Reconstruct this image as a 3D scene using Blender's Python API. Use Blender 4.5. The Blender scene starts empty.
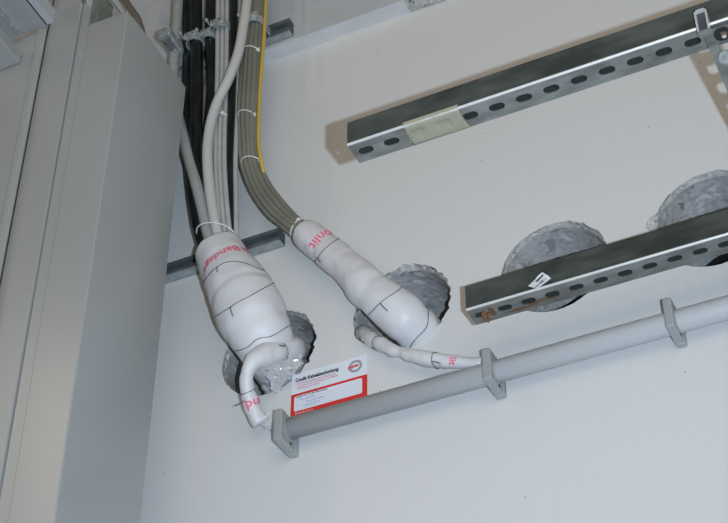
import bpy, bmesh, math, random
from mathutils import Vector, Matrix, noise
from mathutils.geometry import tessellate_polygon
random.seed(7)
PI = math.pi
SC = bpy.context.scene
COL = SC.collection

# ------------------------------------------------------------------ camera (pitched 41 degrees up at the wall)
F, CX, CY = 1690.0, 364.0, 261.5
U = Vector((6, 1941, -F)).normalized()
R = Vector((4750, 1460, F)); R -= R.dot(U) * U; R.normalize()
N = R.cross(U)
M = Matrix((R, -N, U))                     # camera axes -> world axes
C = M @ Vector((0, 0, 3.4))
cam = bpy.data.cameras.new('camera'); camo = bpy.data.objects.new('camera', cam); COL.objects.link(camo)
camo.matrix_world = Matrix.Translation(C) @ M.to_4x4()
cam.sensor_width = 36; cam.lens = F / 728 * 36; cam.clip_start = .02
SC.camera = camo
def ray(px, py): return M @ Vector(((px - CX) / F, -(py - CY) / F, -1))
def P(px, py, Y=0.0):                      # point on a plane parallel to the wall
    d = ray(px, py); return C + d * ((Y - C.y) / d.y)
def PZ(px, py, z):                         # point on a horizontal plane
    d = ray(px, py); return C + d * ((z - C.z) / d.z)
def PX(px, py, x):
    d = ray(px, py); return C + d * ((x - C.x) / d.x)
def mpp(p): return (M.transposed() @ (C - p)).z / F     # metres per pixel there

# ------------------------------------------------------------------ materials
def mat(name, col, rough=.5, metal=0.0, spec=.5, bump=0, bscale=60, var=0, vscale=8, trans=0, stretch=None, col2=None, coat=0, alpha=1):
    m = bpy.data.materials.new(name); m.use_nodes = True
    nt = m.node_tree; b = nt.nodes['Principled BSDF']
    b.inputs['Base Color'].default_value = (*col, 1); b.inputs['Roughness'].default_value = rough
    b.inputs['Metallic'].default_value = metal; b.inputs['Specular IOR Level'].default_value = spec
    b.inputs['Transmission Weight'].default_value = trans; b.inputs['Coat Weight'].default_value = coat
    b.inputs['Alpha'].default_value = alpha
    tc = nt.nodes.new('ShaderNodeTexCoord'); mp = nt.nodes.new('ShaderNodeMapping')
    nt.links.new(tc.outputs['Object'], mp.inputs[0])
    if stretch: mp.inputs['Scale'].default_value = stretch
    if var or col2:
        n = nt.nodes.new('ShaderNodeTexNoise'); n.inputs['Scale'].default_value = vscale; n.inputs['Detail'].default_value = 6
        nt.links.new(mp.outputs[0], n.inputs['Vector'])
        r = nt.nodes.new('ShaderNodeValToRGB')
        c2 = col2 or tuple(c * (1 - var) for c in col)
        r.color_ramp.elements[0].position = .35; r.color_ramp.elements[1].position = .65
        r.color_ramp.elements[0].color = (*c2, 1); r.color_ramp.elements[1].color = (*col, 1)
        nt.links.new(n.outputs['Fac'], r.inputs[0]); nt.links.new(r.outputs[0], b.inputs['Base Color'])
    if bump:
        n = nt.nodes.new('ShaderNodeTexNoise'); n.inputs['Scale'].default_value = bscale; n.inputs['Detail'].default_value = 5
        nt.links.new(mp.outputs[0], n.inputs['Vector'])
        k = nt.nodes.new('ShaderNodeBump'); k.inputs['Strength'].default_value = bump; k.inputs['Distance'].default_value = .002
        nt.links.new(n.outputs['Fac'], k.inputs['Height']); nt.links.new(k.outputs[0], b.inputs['Normal'])
    return m

def concrete(name, base, dark, light, scale, bump):
    m = bpy.data.materials.new(name); m.use_nodes = True; nt = m.node_tree; b = nt.nodes['Principled BSDF']
    b.inputs['Roughness'].default_value = .85
    tc = nt.nodes.new('ShaderNodeTexCoord')
    n0 = nt.nodes.new('ShaderNodeTexNoise'); n0.inputs['Scale'].default_value = 25; n0.inputs['Detail'].default_value = 3
    nt.links.new(tc.outputs['Object'], n0.inputs['Vector'])
    mx = nt.nodes.new('ShaderNodeMix'); mx.data_type = 'VECTOR'; mx.inputs['Factor'].default_value = .06
    nt.links.new(tc.outputs['Object'], mx.inputs['A']); nt.links.new(n0.outputs['Color'], mx.inputs['B'])
    v = nt.nodes.new('ShaderNodeTexVoronoi'); v.inputs['Scale'].default_value = scale
    nt.links.new(mx.outputs['Result'], v.inputs['Vector'])
    r = nt.nodes.new('ShaderNodeValToRGB'); e = r.color_ramp.elements
    e[0].position = .38; e[0].color = (1, 1, 1, 1); e[1].position = .43; e[1].color = (0, 0, 0, 1)
    nt.links.new(v.outputs['Distance'], r.inputs[0])
    # each stone its own tone; many cells stay plain mortar
    sep = nt.nodes.new('ShaderNodeSeparateColor'); nt.links.new(v.outputs['Color'], sep.inputs[0])
    r2 = nt.nodes.new('ShaderNodeValToRGB'); e2 = r2.color_ramp.elements
    e2[0].position = 0; e2[0].color = (*dark, 1); e2[1].position = 1; e2[1].color = (*base, 1)
    x = e2.new(.45); x.color = (*base, 1); x = e2.new(.8); x.color = (*light, 1)
    nt.links.new(sep.outputs[0], r2.inputs[0])
    n2 = nt.nodes.new('ShaderNodeTexNoise'); n2.inputs['Scale'].default_value = 90; n2.inputs['Detail'].default_value = 6
    nt.links.new(tc.outputs['Object'], n2.inputs['Vector'])
    r3 = nt.nodes.new('ShaderNodeValToRGB'); e3 = r3.color_ramp.elements
    e3[0].position = .35; e3[0].color = (*[c * .8 for c in base], 1); e3[1].position = .6; e3[1].color = (*[min(1, c * 1.15) for c in base], 1)
    nt.links.new(n2.outputs['Fac'], r3.inputs[0])
    mc = nt.nodes.new('ShaderNodeMix'); mc.data_type = 'RGBA'
    nt.links.new(r.outputs[0], mc.inputs['Factor']); nt.links.new(r3.outputs[0], mc.inputs['A']); nt.links.new(r2.outputs[0], mc.inputs['B'])
    nt.links.new(mc.outputs['Result'], b.inputs['Base Color'])
    k = nt.nodes.new('ShaderNodeBump'); k.inputs['Strength'].default_value = bump; k.inputs['Distance'].default_value = .004
    nt.links.new(n2.outputs['Fac'], k.inputs['Height']); nt.links.new(k.outputs[0], b.inputs['Normal'])
    return m

def wall_paint():
    m = mat('wall_paint', (.60, .61, .62), .75, spec=.3)
    nt = m.node_tree; b = nt.nodes['Principled BSDF']
    tc = nt.nodes['Texture Coordinate']
    mp = nt.nodes.new('ShaderNodeMapping'); mp.inputs['Scale'].default_value = (110, 60, 5)
    nt.links.new(tc.outputs['Object'], mp.inputs[0])
    n1 = nt.nodes.new('ShaderNodeTexNoise'); n1.inputs['Scale'].default_value = 1; n1.inputs['Detail'].default_value = 5
    nt.links.new(mp.outputs[0], n1.inputs['Vector'])
    r1 = nt.nodes.new('ShaderNodeValToRGB'); e = r1.color_ramp.elements
    e[0].position = .25; e[0].color = (.613, .615, .62, 1); e[1].position = .75; e[1].color = (.627, .632, .637, 1)
    nt.links.new(n1.outputs['Fac'], r1.inputs[0])
    v = nt.nodes.new('ShaderNodeTexVoronoi'); v.inputs['Scale'].default_value = 26
    nt.links.new(tc.outputs['Object'], v.inputs['Vector'])
    r2 = nt.nodes.new('ShaderNodeValToRGB'); e = r2.color_ramp.elements
    e[0].position = .035; e[0].color = (1, 1, 1, 1); e[1].position = .055; e[1].color = (0, 0, 0, 1)
    nt.links.new(v.outputs['Distance'], r2.inputs[0])
    sep = nt.nodes.new('ShaderNodeSeparateColor'); nt.links.new(v.outputs['Color'], sep.inputs[0])
    gt = nt.nodes.new('ShaderNodeMath'); gt.operation = 'GREATER_THAN'; gt.inputs[1].default_value = .8
    nt.links.new(sep.outputs[0], gt.inputs[0])
    mu = nt.nodes.new('ShaderNodeMath'); mu.operation = 'MULTIPLY'
    nt.links.new(gt.outputs[0], mu.inputs[0]); nt.links.new(r2.outputs[0], mu.inputs[1])
    mx = nt.nodes.new('ShaderNodeMix'); mx.data_type = 'RGBA'; mx.inputs['B'].default_value = (.28, .28, .27, 1)
    nt.links.new(mu.outputs[0], mx.inputs['Factor']); nt.links.new(r1.outputs[0], mx.inputs['A'])
    nt.links.new(mx.outputs['Result'], b.inputs['Base Color'])
    n3 = nt.nodes.new('ShaderNodeTexNoise'); n3.inputs['Scale'].default_value = 35; n3.inputs['Detail'].default_value = 4
    nt.links.new(tc.outputs['Object'], n3.inputs['Vector'])
    k = nt.nodes.new('ShaderNodeBump'); k.inputs['Strength'].default_value = .12; k.inputs['Distance'].default_value = .004
    nt.links.new(n3.outputs['Fac'], k.inputs['Height']); nt.links.new(k.outputs[0], b.inputs['Normal'])
    return m

def rusty_steel(name, rust_at=None, base=(.36, .385, .38)):
    m = mat(name, base, .46, metal=.65, bump=.15, bscale=90, stretch=(.35, 1, 1), vscale=34, col2=tuple(c * .5 for c in base))
    if rust_at:
        nt = m.node_tree; b = nt.nodes['Principled BSDF']
        old = b.inputs['Base Color'].links[0].from_socket
        g = nt.nodes.new('ShaderNodeNewGeometry'); acc = None
        n = nt.nodes.new('ShaderNodeTexNoise'); n.inputs['Scale'].default_value = 60; n.inputs['Detail'].default_value = 4
        nt.links.new(g.outputs['Position'], n.inputs['Vector'])
        for c, half in rust_at:            # streaks of rust with a shape of their own
            s = nt.nodes.new('ShaderNodeVectorMath'); s.operation = 'SUBTRACT'; s.inputs[1].default_value = c
            nt.links.new(g.outputs['Position'], s.inputs[0])
            d = nt.nodes.new('ShaderNodeVectorMath'); d.operation = 'DIVIDE'; d.inputs[1].default_value = half
            nt.links.new(s.outputs[0], d.inputs[0])
            l = nt.nodes.new('ShaderNodeVectorMath'); l.operation = 'LENGTH'; nt.links.new(d.outputs[0], l.inputs[0])
            a = nt.nodes.new('ShaderNodeMath'); a.operation = 'MULTIPLY_ADD'; a.inputs[1].default_value = 2.2
            nt.links.new(n.outputs['Fac'], a.inputs[0]); nt.links.new(l.outputs['Value'], a.inputs[2])
            r = nt.nodes.new('ShaderNodeMapRange'); r.inputs['From Min'].default_value = 1.75; r.inputs['From Max'].default_value = 2.2
            r.inputs['To Min'].default_value = 1; r.inputs['To Max'].default_value = 0
            nt.links.new(a.outputs[0], r.inputs[0])
            if acc is None: acc = r.outputs[0]
            else:
                x = nt.nodes.new('ShaderNodeMath'); x.operation = 'MAXIMUM'
                nt.links.new(acc, x.inputs[0]); nt.links.new(r.outputs[0], x.inputs[1]); acc = x.outputs[0]
        mx = nt.nodes.new('ShaderNodeMix'); mx.data_type = 'RGBA'; mx.inputs['B'].default_value = (.22, .135, .075, 1)
        nt.links.new(acc, mx.inputs['Factor']); nt.links.new(old, mx.inputs['A'])
        nt.links.new(mx.outputs['Result'], b.inputs['Base Color'])
    return m

MT = dict(
    wall=wall_paint(),
    soffit=mat('soffit_grey', (.60, .61, .63), .8, var=.10, vscale=25, bump=.4, bscale=50, stretch=(.5, 1, 1)),
    beam=mat('beam_grey', (.47, .49, .52), .85, var=.10, vscale=14, bump=.3, bscale=40),  # darker grey than the soffit strip
    rim=concrete('chipped_concrete', (.43, .43, .42), (.10, .10, .10), (.64, .64, .63), 90, 1.0),
    bore=concrete('cut_concrete', (.40, .40, .41), (.20, .20, .21), (.60, .60, .60), 40, .5),
    void=mat('unlit_hole_depth', (.006, .006, .006), 1),  # black stands in for the unlit depth behind the holes
    steel=rusty_steel('galvanised_steel'),
    steel_shaded=rusty_steel('shaded_front_steel', None, (.15, .18, .17)),  # darker copy for front flanges, their shade put into the colour
    steel_in_shade=mat('shaded_inner_steel', (.07, .08, .08), .6, metal=.5),  # near-black back flange, painting the shade seen through the slots
    bright=mat('steel_edge_and_glint', (.75, .78, .78), .38, metal=.5, bump=.15),  # pale colour; on the rolled edges it paints the flash highlight
    rail=mat('rail_steel', (.22, .26, .28), .45, metal=.6, var=.3, vscale=30, bump=.1),
    clamp=mat('zinc_clamp', (.52, .56, .57), .3, metal=.4, var=.35, vscale=90, bump=.1, bscale=120),
    zincdull=mat('dull_zinc', (.40, .44, .45), .45, metal=.35, var=.25, vscale=60, bump=.1),
    screw=mat('bright_zinc', (.85, .86, .85), .2, metal=1),
    pipe=mat('grey_conduit_plastic', (.45, .47, .50), .38, bump=.05, bscale=20),
    clip=mat('grey_clip_plastic', (.32, .345, .35), .5, bump=.1, bscale=80),
    wrap=mat('white_wrap_cloth', (.62, .62, .65), .45, bump=.9, bscale=22),
    foil=mat('clear_plastic_film', (.72, .73, .76), .10, spec=1, metal=.35, trans=.15, coat=1),
    wire=mat('tie_wire', (.14, .14, .15), .45, metal=.6),
    red=mat('red_print', (.62, .025, .02), .6),
    pink=mat('wrap_red_print', (.82, .13, .24), .6),
    black=mat('black_cable_sheath', (.012, .018, .018), .3, bump=.6, bscale=60, stretch=(1, 1, .35), vscale=50, col2=(.004, .006, .006)),
    grey=mat('light_grey_cable_sheath', (.43, .44, .44), .45, var=.12, vscale=30),
    warmgrey=mat('pale_grey_cable_sheath', (.50, .50, .49), .45),
    midgrey=mat('mid_grey_cable_sheath', (.33, .35, .35), .5, var=.15, vscale=40),
    olive=mat('olive_grey_cable_sheath', (.205, .205, .168), .5, var=.25, vscale=25, stretch=(1, 1, .3)),
    yellow=mat('yellow_cable_sheath', (.52, .37, .06), .5),
    brown=mat('brown_shadow_tone', (.17, .145, .12), .6),  # tone of a brownish shadow, given to a tube
    tie=mat('clear_nylon', (.72, .74, .74), .3),
    cab=mat('grey_cabinet_enamel', (.335, .35, .355), .27, spec=.5, bump=.04, bscale=120),
    cabd=mat('grey_seal', (.16, .165, .17), .6),
    shade=mat('painted_opening_shade', (.05, .055, .07), .6),  # dark colour painting the shade inside the arm's open end
    dark=mat('dark_gap', (.015, .015, .015), .8),
    bracket=mat('dull_bracket_steel', (.30, .33, .29), .45, metal=.5, var=.3, vscale=60, bump=.3),
    tape=mat('masking_tape', (.34, .33, .25), .65, var=.08, vscale=60, bump=.25, bscale=120),
    paper=mat('white_paper', (.70, .74, .82), .6),
    paper2=mat('white_sticker_paper', (.78, .79, .80), .5),
    ink=mat('black_ink', (.03, .03, .05), .6),
    blue=mat('blue_ink', (.18, .25, .55), .6),
    faint=mat('pale_rule_ink', (.48, .50, .56), .6),
    logo=mat('grey_logo_ink', (.30, .31, .33), .6),
    rust=mat('rust', (.26, .13, .06), .9, var=.4, vscale=200, bump=.8, bscale=300),
)

# ------------------------------------------------------------------ object helpers
def tag(o, label=None, cat=None, group=None, kind=None):
    if label: o['label'] = label
    if cat: o['category'] = cat
    if group: o['group'] = group
    if kind: o['kind'] = kind
    return o
def build(name, verts, faces, m, parent=None, smooth=False, origin=None, fmat=None):
    ms = m if isinstance(m, (list, tuple)) else [m]
    verts = [Vector(v) for v in verts]
    lo = Vector((0, 0, 0))
    if origin is not None: lo = Vector(origin)
    elif parent is None:
        n = len(verts); lo = sum(verts, Vector((0, 0, 0))) / n
    me = bpy.data.meshes.new(name)
    base = lo if parent is None else parent.matrix_basis.translation + (parent.parent.matrix_basis.translation if parent.parent else Vector((0, 0, 0)))
    me.from_pydata([v - base for v in verts], [], faces)
    bm = bmesh.new(); bm.from_mesh(me)
    bmesh.ops.recalc_face_normals(bm, faces=bm.faces); bm.to_mesh(me); bm.free()
    for x in ms: me.materials.append(MT[x])
    for i, p in enumerate(me.polygons):
        p.use_smooth = smooth
        if fmat: p.material_index = fmat[i]
    o = bpy.data.objects.new(name, me); COL.objects.link(o)
    if parent is None: o.location = base
    else: o.parent = parent
    return o
def empty(name, loc):
    o = bpy.data.objects.new(name, None); COL.objects.link(o); o.location = loc; o.empty_display_size = .05
    return o
class MB:
    def __init__(s): s.v = []; s.f = []; s.m = []
    def add(s, v, f, mi=0):
        k = len(s.v); s.v += [Vector(a) for a in v]; s.f += [tuple(i + k for i in a) for a in f]; s.m += [mi] * len(f); return s
    def box(s, x0, x1, y0, y1, z0, z1, mi=0):
        return s.add([(x, y, z) for x in (x0, x1) for y in (y0, y1) for z in (z0, z1)],
                     [(0, 1, 3, 2), (4, 6, 7, 5), (0, 4, 5, 1), (2, 3, 7, 6), (0, 2, 6, 4), (1, 5, 7, 3)], mi)
    def bbox(s, x0, x1, y0, y1, z0, z1, b=.002, seg=2, mi=0):      # bevelled box
        bm = bmesh.new(); bmesh.ops.create_cube(bm, size=1)
        for v in bm.verts: v.co = Vector(((x0 + x1) / 2 + v.co.x * (x1 - x0), (y0 + y1) / 2 + v.co.y * (y1 - y0), (z0 + z1) / 2 + v.co.z * (z1 - z0)))
        bmesh.ops.bevel(bm, geom=bm.edges[:], offset=b, segments=seg, affect='EDGES', profile=.5)
        bm.verts.index_update(); s.add([v.co.copy() for v in bm.verts], [tuple(v.index for v in f.verts) for f in bm.faces], mi); bm.free(); return s
    def prism(s, poly, axis, a, b, mi=0):         # poly: 2-D loop, extruded along axis from a to b
        def mk(p, t): return {'x': (t, p[0], p[1]), 'y': (p[0], t, p[1]), 'z': (p[0], p[1], t)}[axis]
        n = len(poly); v = [mk(p, a) for p in poly] + [mk(p, b) for p in poly]
        f = [(i, (i + 1) % n, n + (i + 1) % n, n + i) for i in range(n)]
        for t in tessellate_polygon([[Vector((p[0], p[1], 0)) for p in poly]]):
            f.append(tuple(t)); f.append(tuple(n + i for i in reversed(t)))
        return s.add(v, f, mi)
    def cyl(s, p0, p1, r0, r1=None, seg=16, mi=0):
        p0, p1 = Vector(p0), Vector(p1); r1 = r0 if r1 is None else r1
        d = (p1 - p0).normalized(); a = d.orthogonal().normalized(); b = d.cross(a)
        v = [p + (a * math.cos(2 * PI * i / seg) + b * math.sin(2 * PI * i / seg)) * r for p, r in ((p0, r0), (p1, r1)) for i in range(seg)]
        f = [(i, (i + 1) % seg, seg + (i + 1) % seg, seg + i) for i in range(seg)] + [tuple(range(seg)), tuple(range(seg, 2 * seg))]
        return s.add(v, f, mi)
    def build(s, name, m, parent=None, smooth=False, origin=None): return build(name, s.v, s.f, m, parent, smooth, origin, s.m)

def spline(pts, n=10):            # Catmull-Rom over tuples of floats
    out = []; k = len(pts)
    for i in range(k - 1):
        p0, p1, p2, p3 = pts[max(i - 1, 0)], pts[i], pts[i + 1], pts[min(i + 2, k - 1)]
        for j in range(n):
            t = j / n
            out.append(tuple(.5 * (2 * b + (c - a) * t + (2 * a - 5 * b + 4 * c - d) * t * t + (3 * b - a - 3 * c + d) * t ** 3) for a, b, c, d in zip(p0, p1, p2, p3)))
    out.append(tuple(pts[-1])); return out

class Sweep:
    """round body swept along a path; S(t, a, off): t in 0..1 along it, a = angle, 0 facing the viewer"""
    def __init__(s, pts, n=10, bump=0, bfreq=30, seed=0):       # pts: (Vector, radius)
        q = spline([(p.x, p.y, p.z, r) for p, r in pts], n)
        s.c = [Vector(a[:3]) for a in q]; s.r = [a[3] for a in q]; s.bump = bump; s.bf = bfreq; s.seed = seed
        L = [0]
        for i in range(1, len(s.c)): L.append(L[-1] + (s.c[i] - s.c[i - 1]).length)
        s.L = L; s.len = L[-1]; s.A = []; s.B = []; s.T = []
        ref = Vector((.3, -.7, -.65))
        for i in range(len(s.c)):
            t = (s.c[min(i + 1, len(s.c) - 1)] - s.c[max(i - 1, 0)]).normalized()
            a = (ref - t * ref.dot(t)).normalized(); ref = a
            s.T.append(t); s.A.append(a); s.B.append(t.cross(a))
    def at(s, t):
        d = max(0, min(1, t)) * s.len; i = 0
        while i < len(s.L) - 2 and s.L[i + 1] < d: i += 1
        k = (d - s.L[i]) / max(1e-9, s.L[i + 1] - s.L[i])
        m = lambda X: X[i] * (1 - k) + X[i + 1] * k
        return m(s.c), m(s.r), m(s.A).normalized(), m(s.B).normalized()
    def S(s, t, a, off=0):
        c, r, A, B = s.at(t); d = A * math.cos(a) + B * math.sin(a)
        if s.bump:
            q = c * 1.0 + d * r
            r = r + s.bump * (noise.noise(q * s.bf + Vector((s.seed, 0, 0))) + .5 * noise.noise(q * s.bf * 2.3 + Vector((0, s.seed, 3))))
        return c + d * (r + off)
    def mesh(s, mb, seg=14, n=None, cap=True, thick=0, t0=0, t1=1, mi=0):
        n = n or len(s.c); v = []; f = []
        for i in range(n):
            for j in range(seg): v.append(s.S(t0 + (t1 - t0) * i / (n - 1), 2 * PI * j / seg))
        for i in range(n - 1):
            for j in range(seg):
                k = (j + 1) % seg; f.append((i * seg + j, i * seg + k, (i + 1) * seg + k, (i + 1) * seg + j))
        if thick:           # open sleeve: rolled lip and inner wall at the start
            b = len(v)
            for q, tt in ((.5, -.0015), (1, .0), (1, .04)):
                for j in range(seg): v.append(s.S(t0 + tt, 2 * PI * j / seg, -thick * q))
            prev = 0
            for q in range(3):
                for j in range(seg):
                    k = (j + 1) % seg; f.append((prev + j, prev + k, b + q * seg + k, b + q * seg + j))
                prev = b + q * seg
            f.append(tuple((n - 1) * seg + j for j in range(seg)))
        elif cap: f += [tuple(range(seg)), tuple((n - 1) * seg + j for j in range(seg))]
        mb.add(v, f, mi); return mb
def tube(name, pts, r, m, parent=None, seg=12, n=8, **k):
    s = Sweep([(p, r if not isinstance(r, (list, tuple)) else r[i]) for i, p in enumerate(pts)], n, **k)
    mb = MB(); s.mesh(mb, seg); return mb.build(name, m, parent, smooth=True), s
def text_mesh(body, size, sub=1, bold=0.0):
    cu = bpy.data.curves.new('t', 'FONT'); cu.body = body; cu.size = size; cu.offset = bold; cu.resolution_u = 3
    o = bpy.data.objects.new('t', cu); COL.objects.link(o)
    dg = bpy.context.evaluated_depsgraph_get(); me = bpy.data.meshes.new_from_object(o.evaluated_get(dg))
    bpy.data.objects.remove(o)
    bm = bmesh.new(); bm.from_mesh(me); bmesh.ops.triangulate(bm, faces=bm.faces)
    for _ in range(sub): bmesh.ops.subdivide_edges(bm, edges=bm.edges[:], cuts=1)
    bmesh.ops.triangulate(bm, faces=bm.faces)
    bm.verts.index_update(); v = [x.co.copy() for x in bm.verts]; f = [tuple(a.index for a in q.verts) for q in bm.faces]; bm.free()
    return v, f

# ------------------------------------------------------------------ wall with four core-drilled holes
zl = P(265, 63.5, 0).z                        # line where the wall meets the slab edge
Yb = PZ(320, 30, zl).y                        # front of the slab edge
HOLES = []                                    # centre x, z, radius
for (l, t_, rr, b_) in (((223, 365), (285, 309), (314, 325), (262, 394)), ((354, 325), (405, 268), (449, 300), (385, 353)),
                       ((501, 262), (556, 221), (606, 250), (550, 311)), ((651, 222), (716, 167), None, (700, 265))):
    l, t_, b_ = P(*l), P(*t_), P(*b_)
    if rr: rr = P(*rr); HOLES.append(((l.x + rr.x) / 2, (t_.z + b_.z) / 2, ((rr.x - l.x) + (t_.z - b_.z)) / 4))
    else:
        r = (t_.z - b_.z) / 2; HOLES.append((l.x + r + .006, (t_.z + b_.z) / 2, r))
HOLES[2] = (HOLES[2][0] - .001, HOLES[2][1] - .004, HOLES[2][2] * .985); HOLES[3] = (HOLES[3][0] - .003, HOLES[3][1] - .010, HOLES[3][2] * 1.0)
print('holes', HOLES, 'zl', zl, 'Yb', Yb)
SEG = 96
def rimr(h, a, s):                            # chipped outline
    x, z, r = HOLES[h]; q = Vector((math.cos(a) * 3.2, math.sin(a) * 3.2, h * 9.1 + 4))
    amp = max(0, noise.noise(q * 3) * .7 + .35) * .010 + max(0, noise.noise(q * 9)) * .007 + abs(noise.noise(q * 22)) * .003
    w = .55 + .45 * math.cos(a - .9)          # the upper right edges are broken most
    if h == 0: w = .35 + .65 * max(0, math.cos(a - .5))
    if h == 1: w *= .95
    if h >= 2: w *= .6
    e = .015 * math.exp(-((a - 2.88) / .16) ** 4) if h == 3 else 0
    return r + .0005 + (amp * w + e) * s
def ring(h, s, y, k=0):
    x, z, r = HOLES[h]; out = []
    for i in range(SEG):
        a = 2 * PI * i / SEG; rr = rimr(h, a, s) if s else r + k; out.append(Vector((x + rr * math.cos(a), y, z + rr * math.sin(a))))
    return out
WX0, WX1, WZ0, WZ1 = -2.4, 2.6, -3.2, zl
loops = [[Vector((WX0, 0, WZ0)), Vector((WX1, 0, WZ0)), Vector((WX1, 0, WZ1)), Vector((WX0, 0, WZ1))]] + [ring(h, 1, 0) for h in range(4)]
flat = [v for l in loops for v in l]
fc = [tuple(t) for t in tessellate_polygon([[Vector((v.x, v.z, 0)) for v in l] for l in loops])]
wall = build('wall_back', flat, fc, 'wall', origin=(0, 0, 0)); tag(wall, 'pale grey painted concrete wall with four round drilled holes', 'wall', kind='structure')
for p in wall.data.polygons:
    pass
for h in range(4):
    mb = MB(); rows = [ring(h, 1, 0)]
    mid = []
    for i, v in enumerate(ring(h, .62, .0055)):
        mid.append(v + Vector((0, noise.noise(v * 120) * .003, 0)))
    rows += [mid, ring(h, 0, .013)]
    v = [q for r_ in rows for q in r_]
    f = [(i * SEG + j, i * SEG + (j + 1) % SEG, (i + 1) * SEG + (j + 1) % SEG, (i + 1) * SEG + j) for i in range(2) for j in range(SEG)]
    o = mb.add(v, f).build('broken_rim', 'rim', wall); o['label'] = 'chipped rough concrete edge of a drilled hole'
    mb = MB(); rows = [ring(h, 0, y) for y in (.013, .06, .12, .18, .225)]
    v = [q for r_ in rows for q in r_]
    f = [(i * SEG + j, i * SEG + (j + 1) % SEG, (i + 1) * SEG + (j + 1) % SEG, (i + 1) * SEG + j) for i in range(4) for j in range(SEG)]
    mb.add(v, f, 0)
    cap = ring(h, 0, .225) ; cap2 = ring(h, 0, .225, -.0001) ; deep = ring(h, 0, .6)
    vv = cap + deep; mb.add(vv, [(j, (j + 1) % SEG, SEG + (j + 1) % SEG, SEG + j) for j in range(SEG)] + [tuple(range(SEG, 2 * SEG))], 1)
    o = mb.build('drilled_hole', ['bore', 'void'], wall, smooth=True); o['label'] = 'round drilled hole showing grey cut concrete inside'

# slab edge above the wall: soffit strip and front face
mb = MB()
mb.add([(WX0, 0, zl), (WX1, 0, zl), (WX1, Yb, zl), (WX0, Yb, zl)], [(0, 1, 2, 3)], 0)
mb.add([(WX0, Yb, zl), (WX1, Yb, zl), (WX1, Yb, zl + 1.4), (WX0, Yb, zl + 1.4)], [(0, 1, 2, 3)], 1)
mb.add([(WX0, .3, zl + 1.4), (WX1, .3, zl + 1.4), (WX1, Yb, zl + 1.4), (WX0, Yb, zl + 1.4)], [(0, 1, 2, 3)], 1)
beam = mb.build('trim_1', ['soffit', 'beam'], origin=(0, Yb, zl)); tag(beam, 'projecting concrete ledge along the top of the wall with a lighter underside', 'ledge', kind='structure')
# rough broken patch on the ledge
p0, p1 = PZ(409, 9, zl), PZ(445, -3, zl)
mb = MB(); nx, nz = 26, 10; v = []
for j in range(nz + 1):
    for i in range(nx + 1):
        x = p0.x + (p1.x + .15 - p0.x) * i / nx; s = j / nz
        if s < .5: y = -.001 + (Yb - .006) * s * 2; z = zl - .002
        else: y = Yb - .005; z = zl + (s - .5) * 2 * .05
        e = min(1, i / 3, (nx - i) / 3)
        d = noise.noise(Vector((x * 70, y * 70, z * 70))) * .008 * e
        v.append((x, y - abs(d) - (.0 if s < .5 else d), z - abs(d) * (1 if s < .5 else 0)))
f = [(j * (nx + 1) + i, j * (nx + 1) + i + 1, (j + 1) * (nx + 1) + i + 1, (j + 1) * (nx + 1) + i) for j in range(nz) for i in range(nx)]
o = mb.add(v, f).build('broken_edge', 'rim', beam); o['label'] = 'rough broken bare concrete'

# ------------------------------------------------------------------ perforated steel channels
def slot_poly(cx, cy, L, W, seg=8):
    out = []
    for s in (1, -1):
        for i in range(seg + 1):
            a = -PI / 2 + PI * i / seg
            out.append((cx + s * ((L - W) / 2 + W / 2 * math.cos(a)), cy + s * W / 2 * math.sin(a)))
    return out
def slotted_strip(mb, u0, u1, v0, v1, slots, L, W, to3, thick, mi=0):
    """flat strip u0..u1 x v0..v1 with real slots through its thickness; to3(u, v, w) -> point"""
    cuts = [u0] + [(a + b) / 2 for a, b in zip(slots[:-1], slots[1:])] + [u1]
    vm = (v0 + v1) / 2
    for i, c in enumerate(slots):
        outer = [(cuts[i], v0), (cuts[i + 1], v0), (cuts[i + 1], v1), (cuts[i], v1)]
        hole = slot_poly(c, vm, L, W)
        fl = outer + hole; n = len(fl)
        tr = [tuple(t) for t in tessellate_polygon([[Vector((a, b, 0)) for a, b in outer], [Vector((a, b, 0)) for a, b in hole]])]
        vs = [to3(a, b, 0) for a, b in fl] + [to3(a, b, thick) for a, b in fl]
        fs = tr + [tuple(n + k for k in reversed(t)) for t in tr]
        hn = len(hole); fs += [(4 + k, 4 + (k + 1) % hn, n + 4 + (k + 1) % hn, n + 4 + k) for k in range(hn)]
        fs += [(0, 1, n + 1, n), (2, 3, n + 3, n + 2)]
        if i == 0: fs.append((3, 0, n, n + 3))
        if i == len(slots) - 1: fs.append((1, 2, n + 2, n + 1))
        mb.add(vs, fs, mi)
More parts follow.
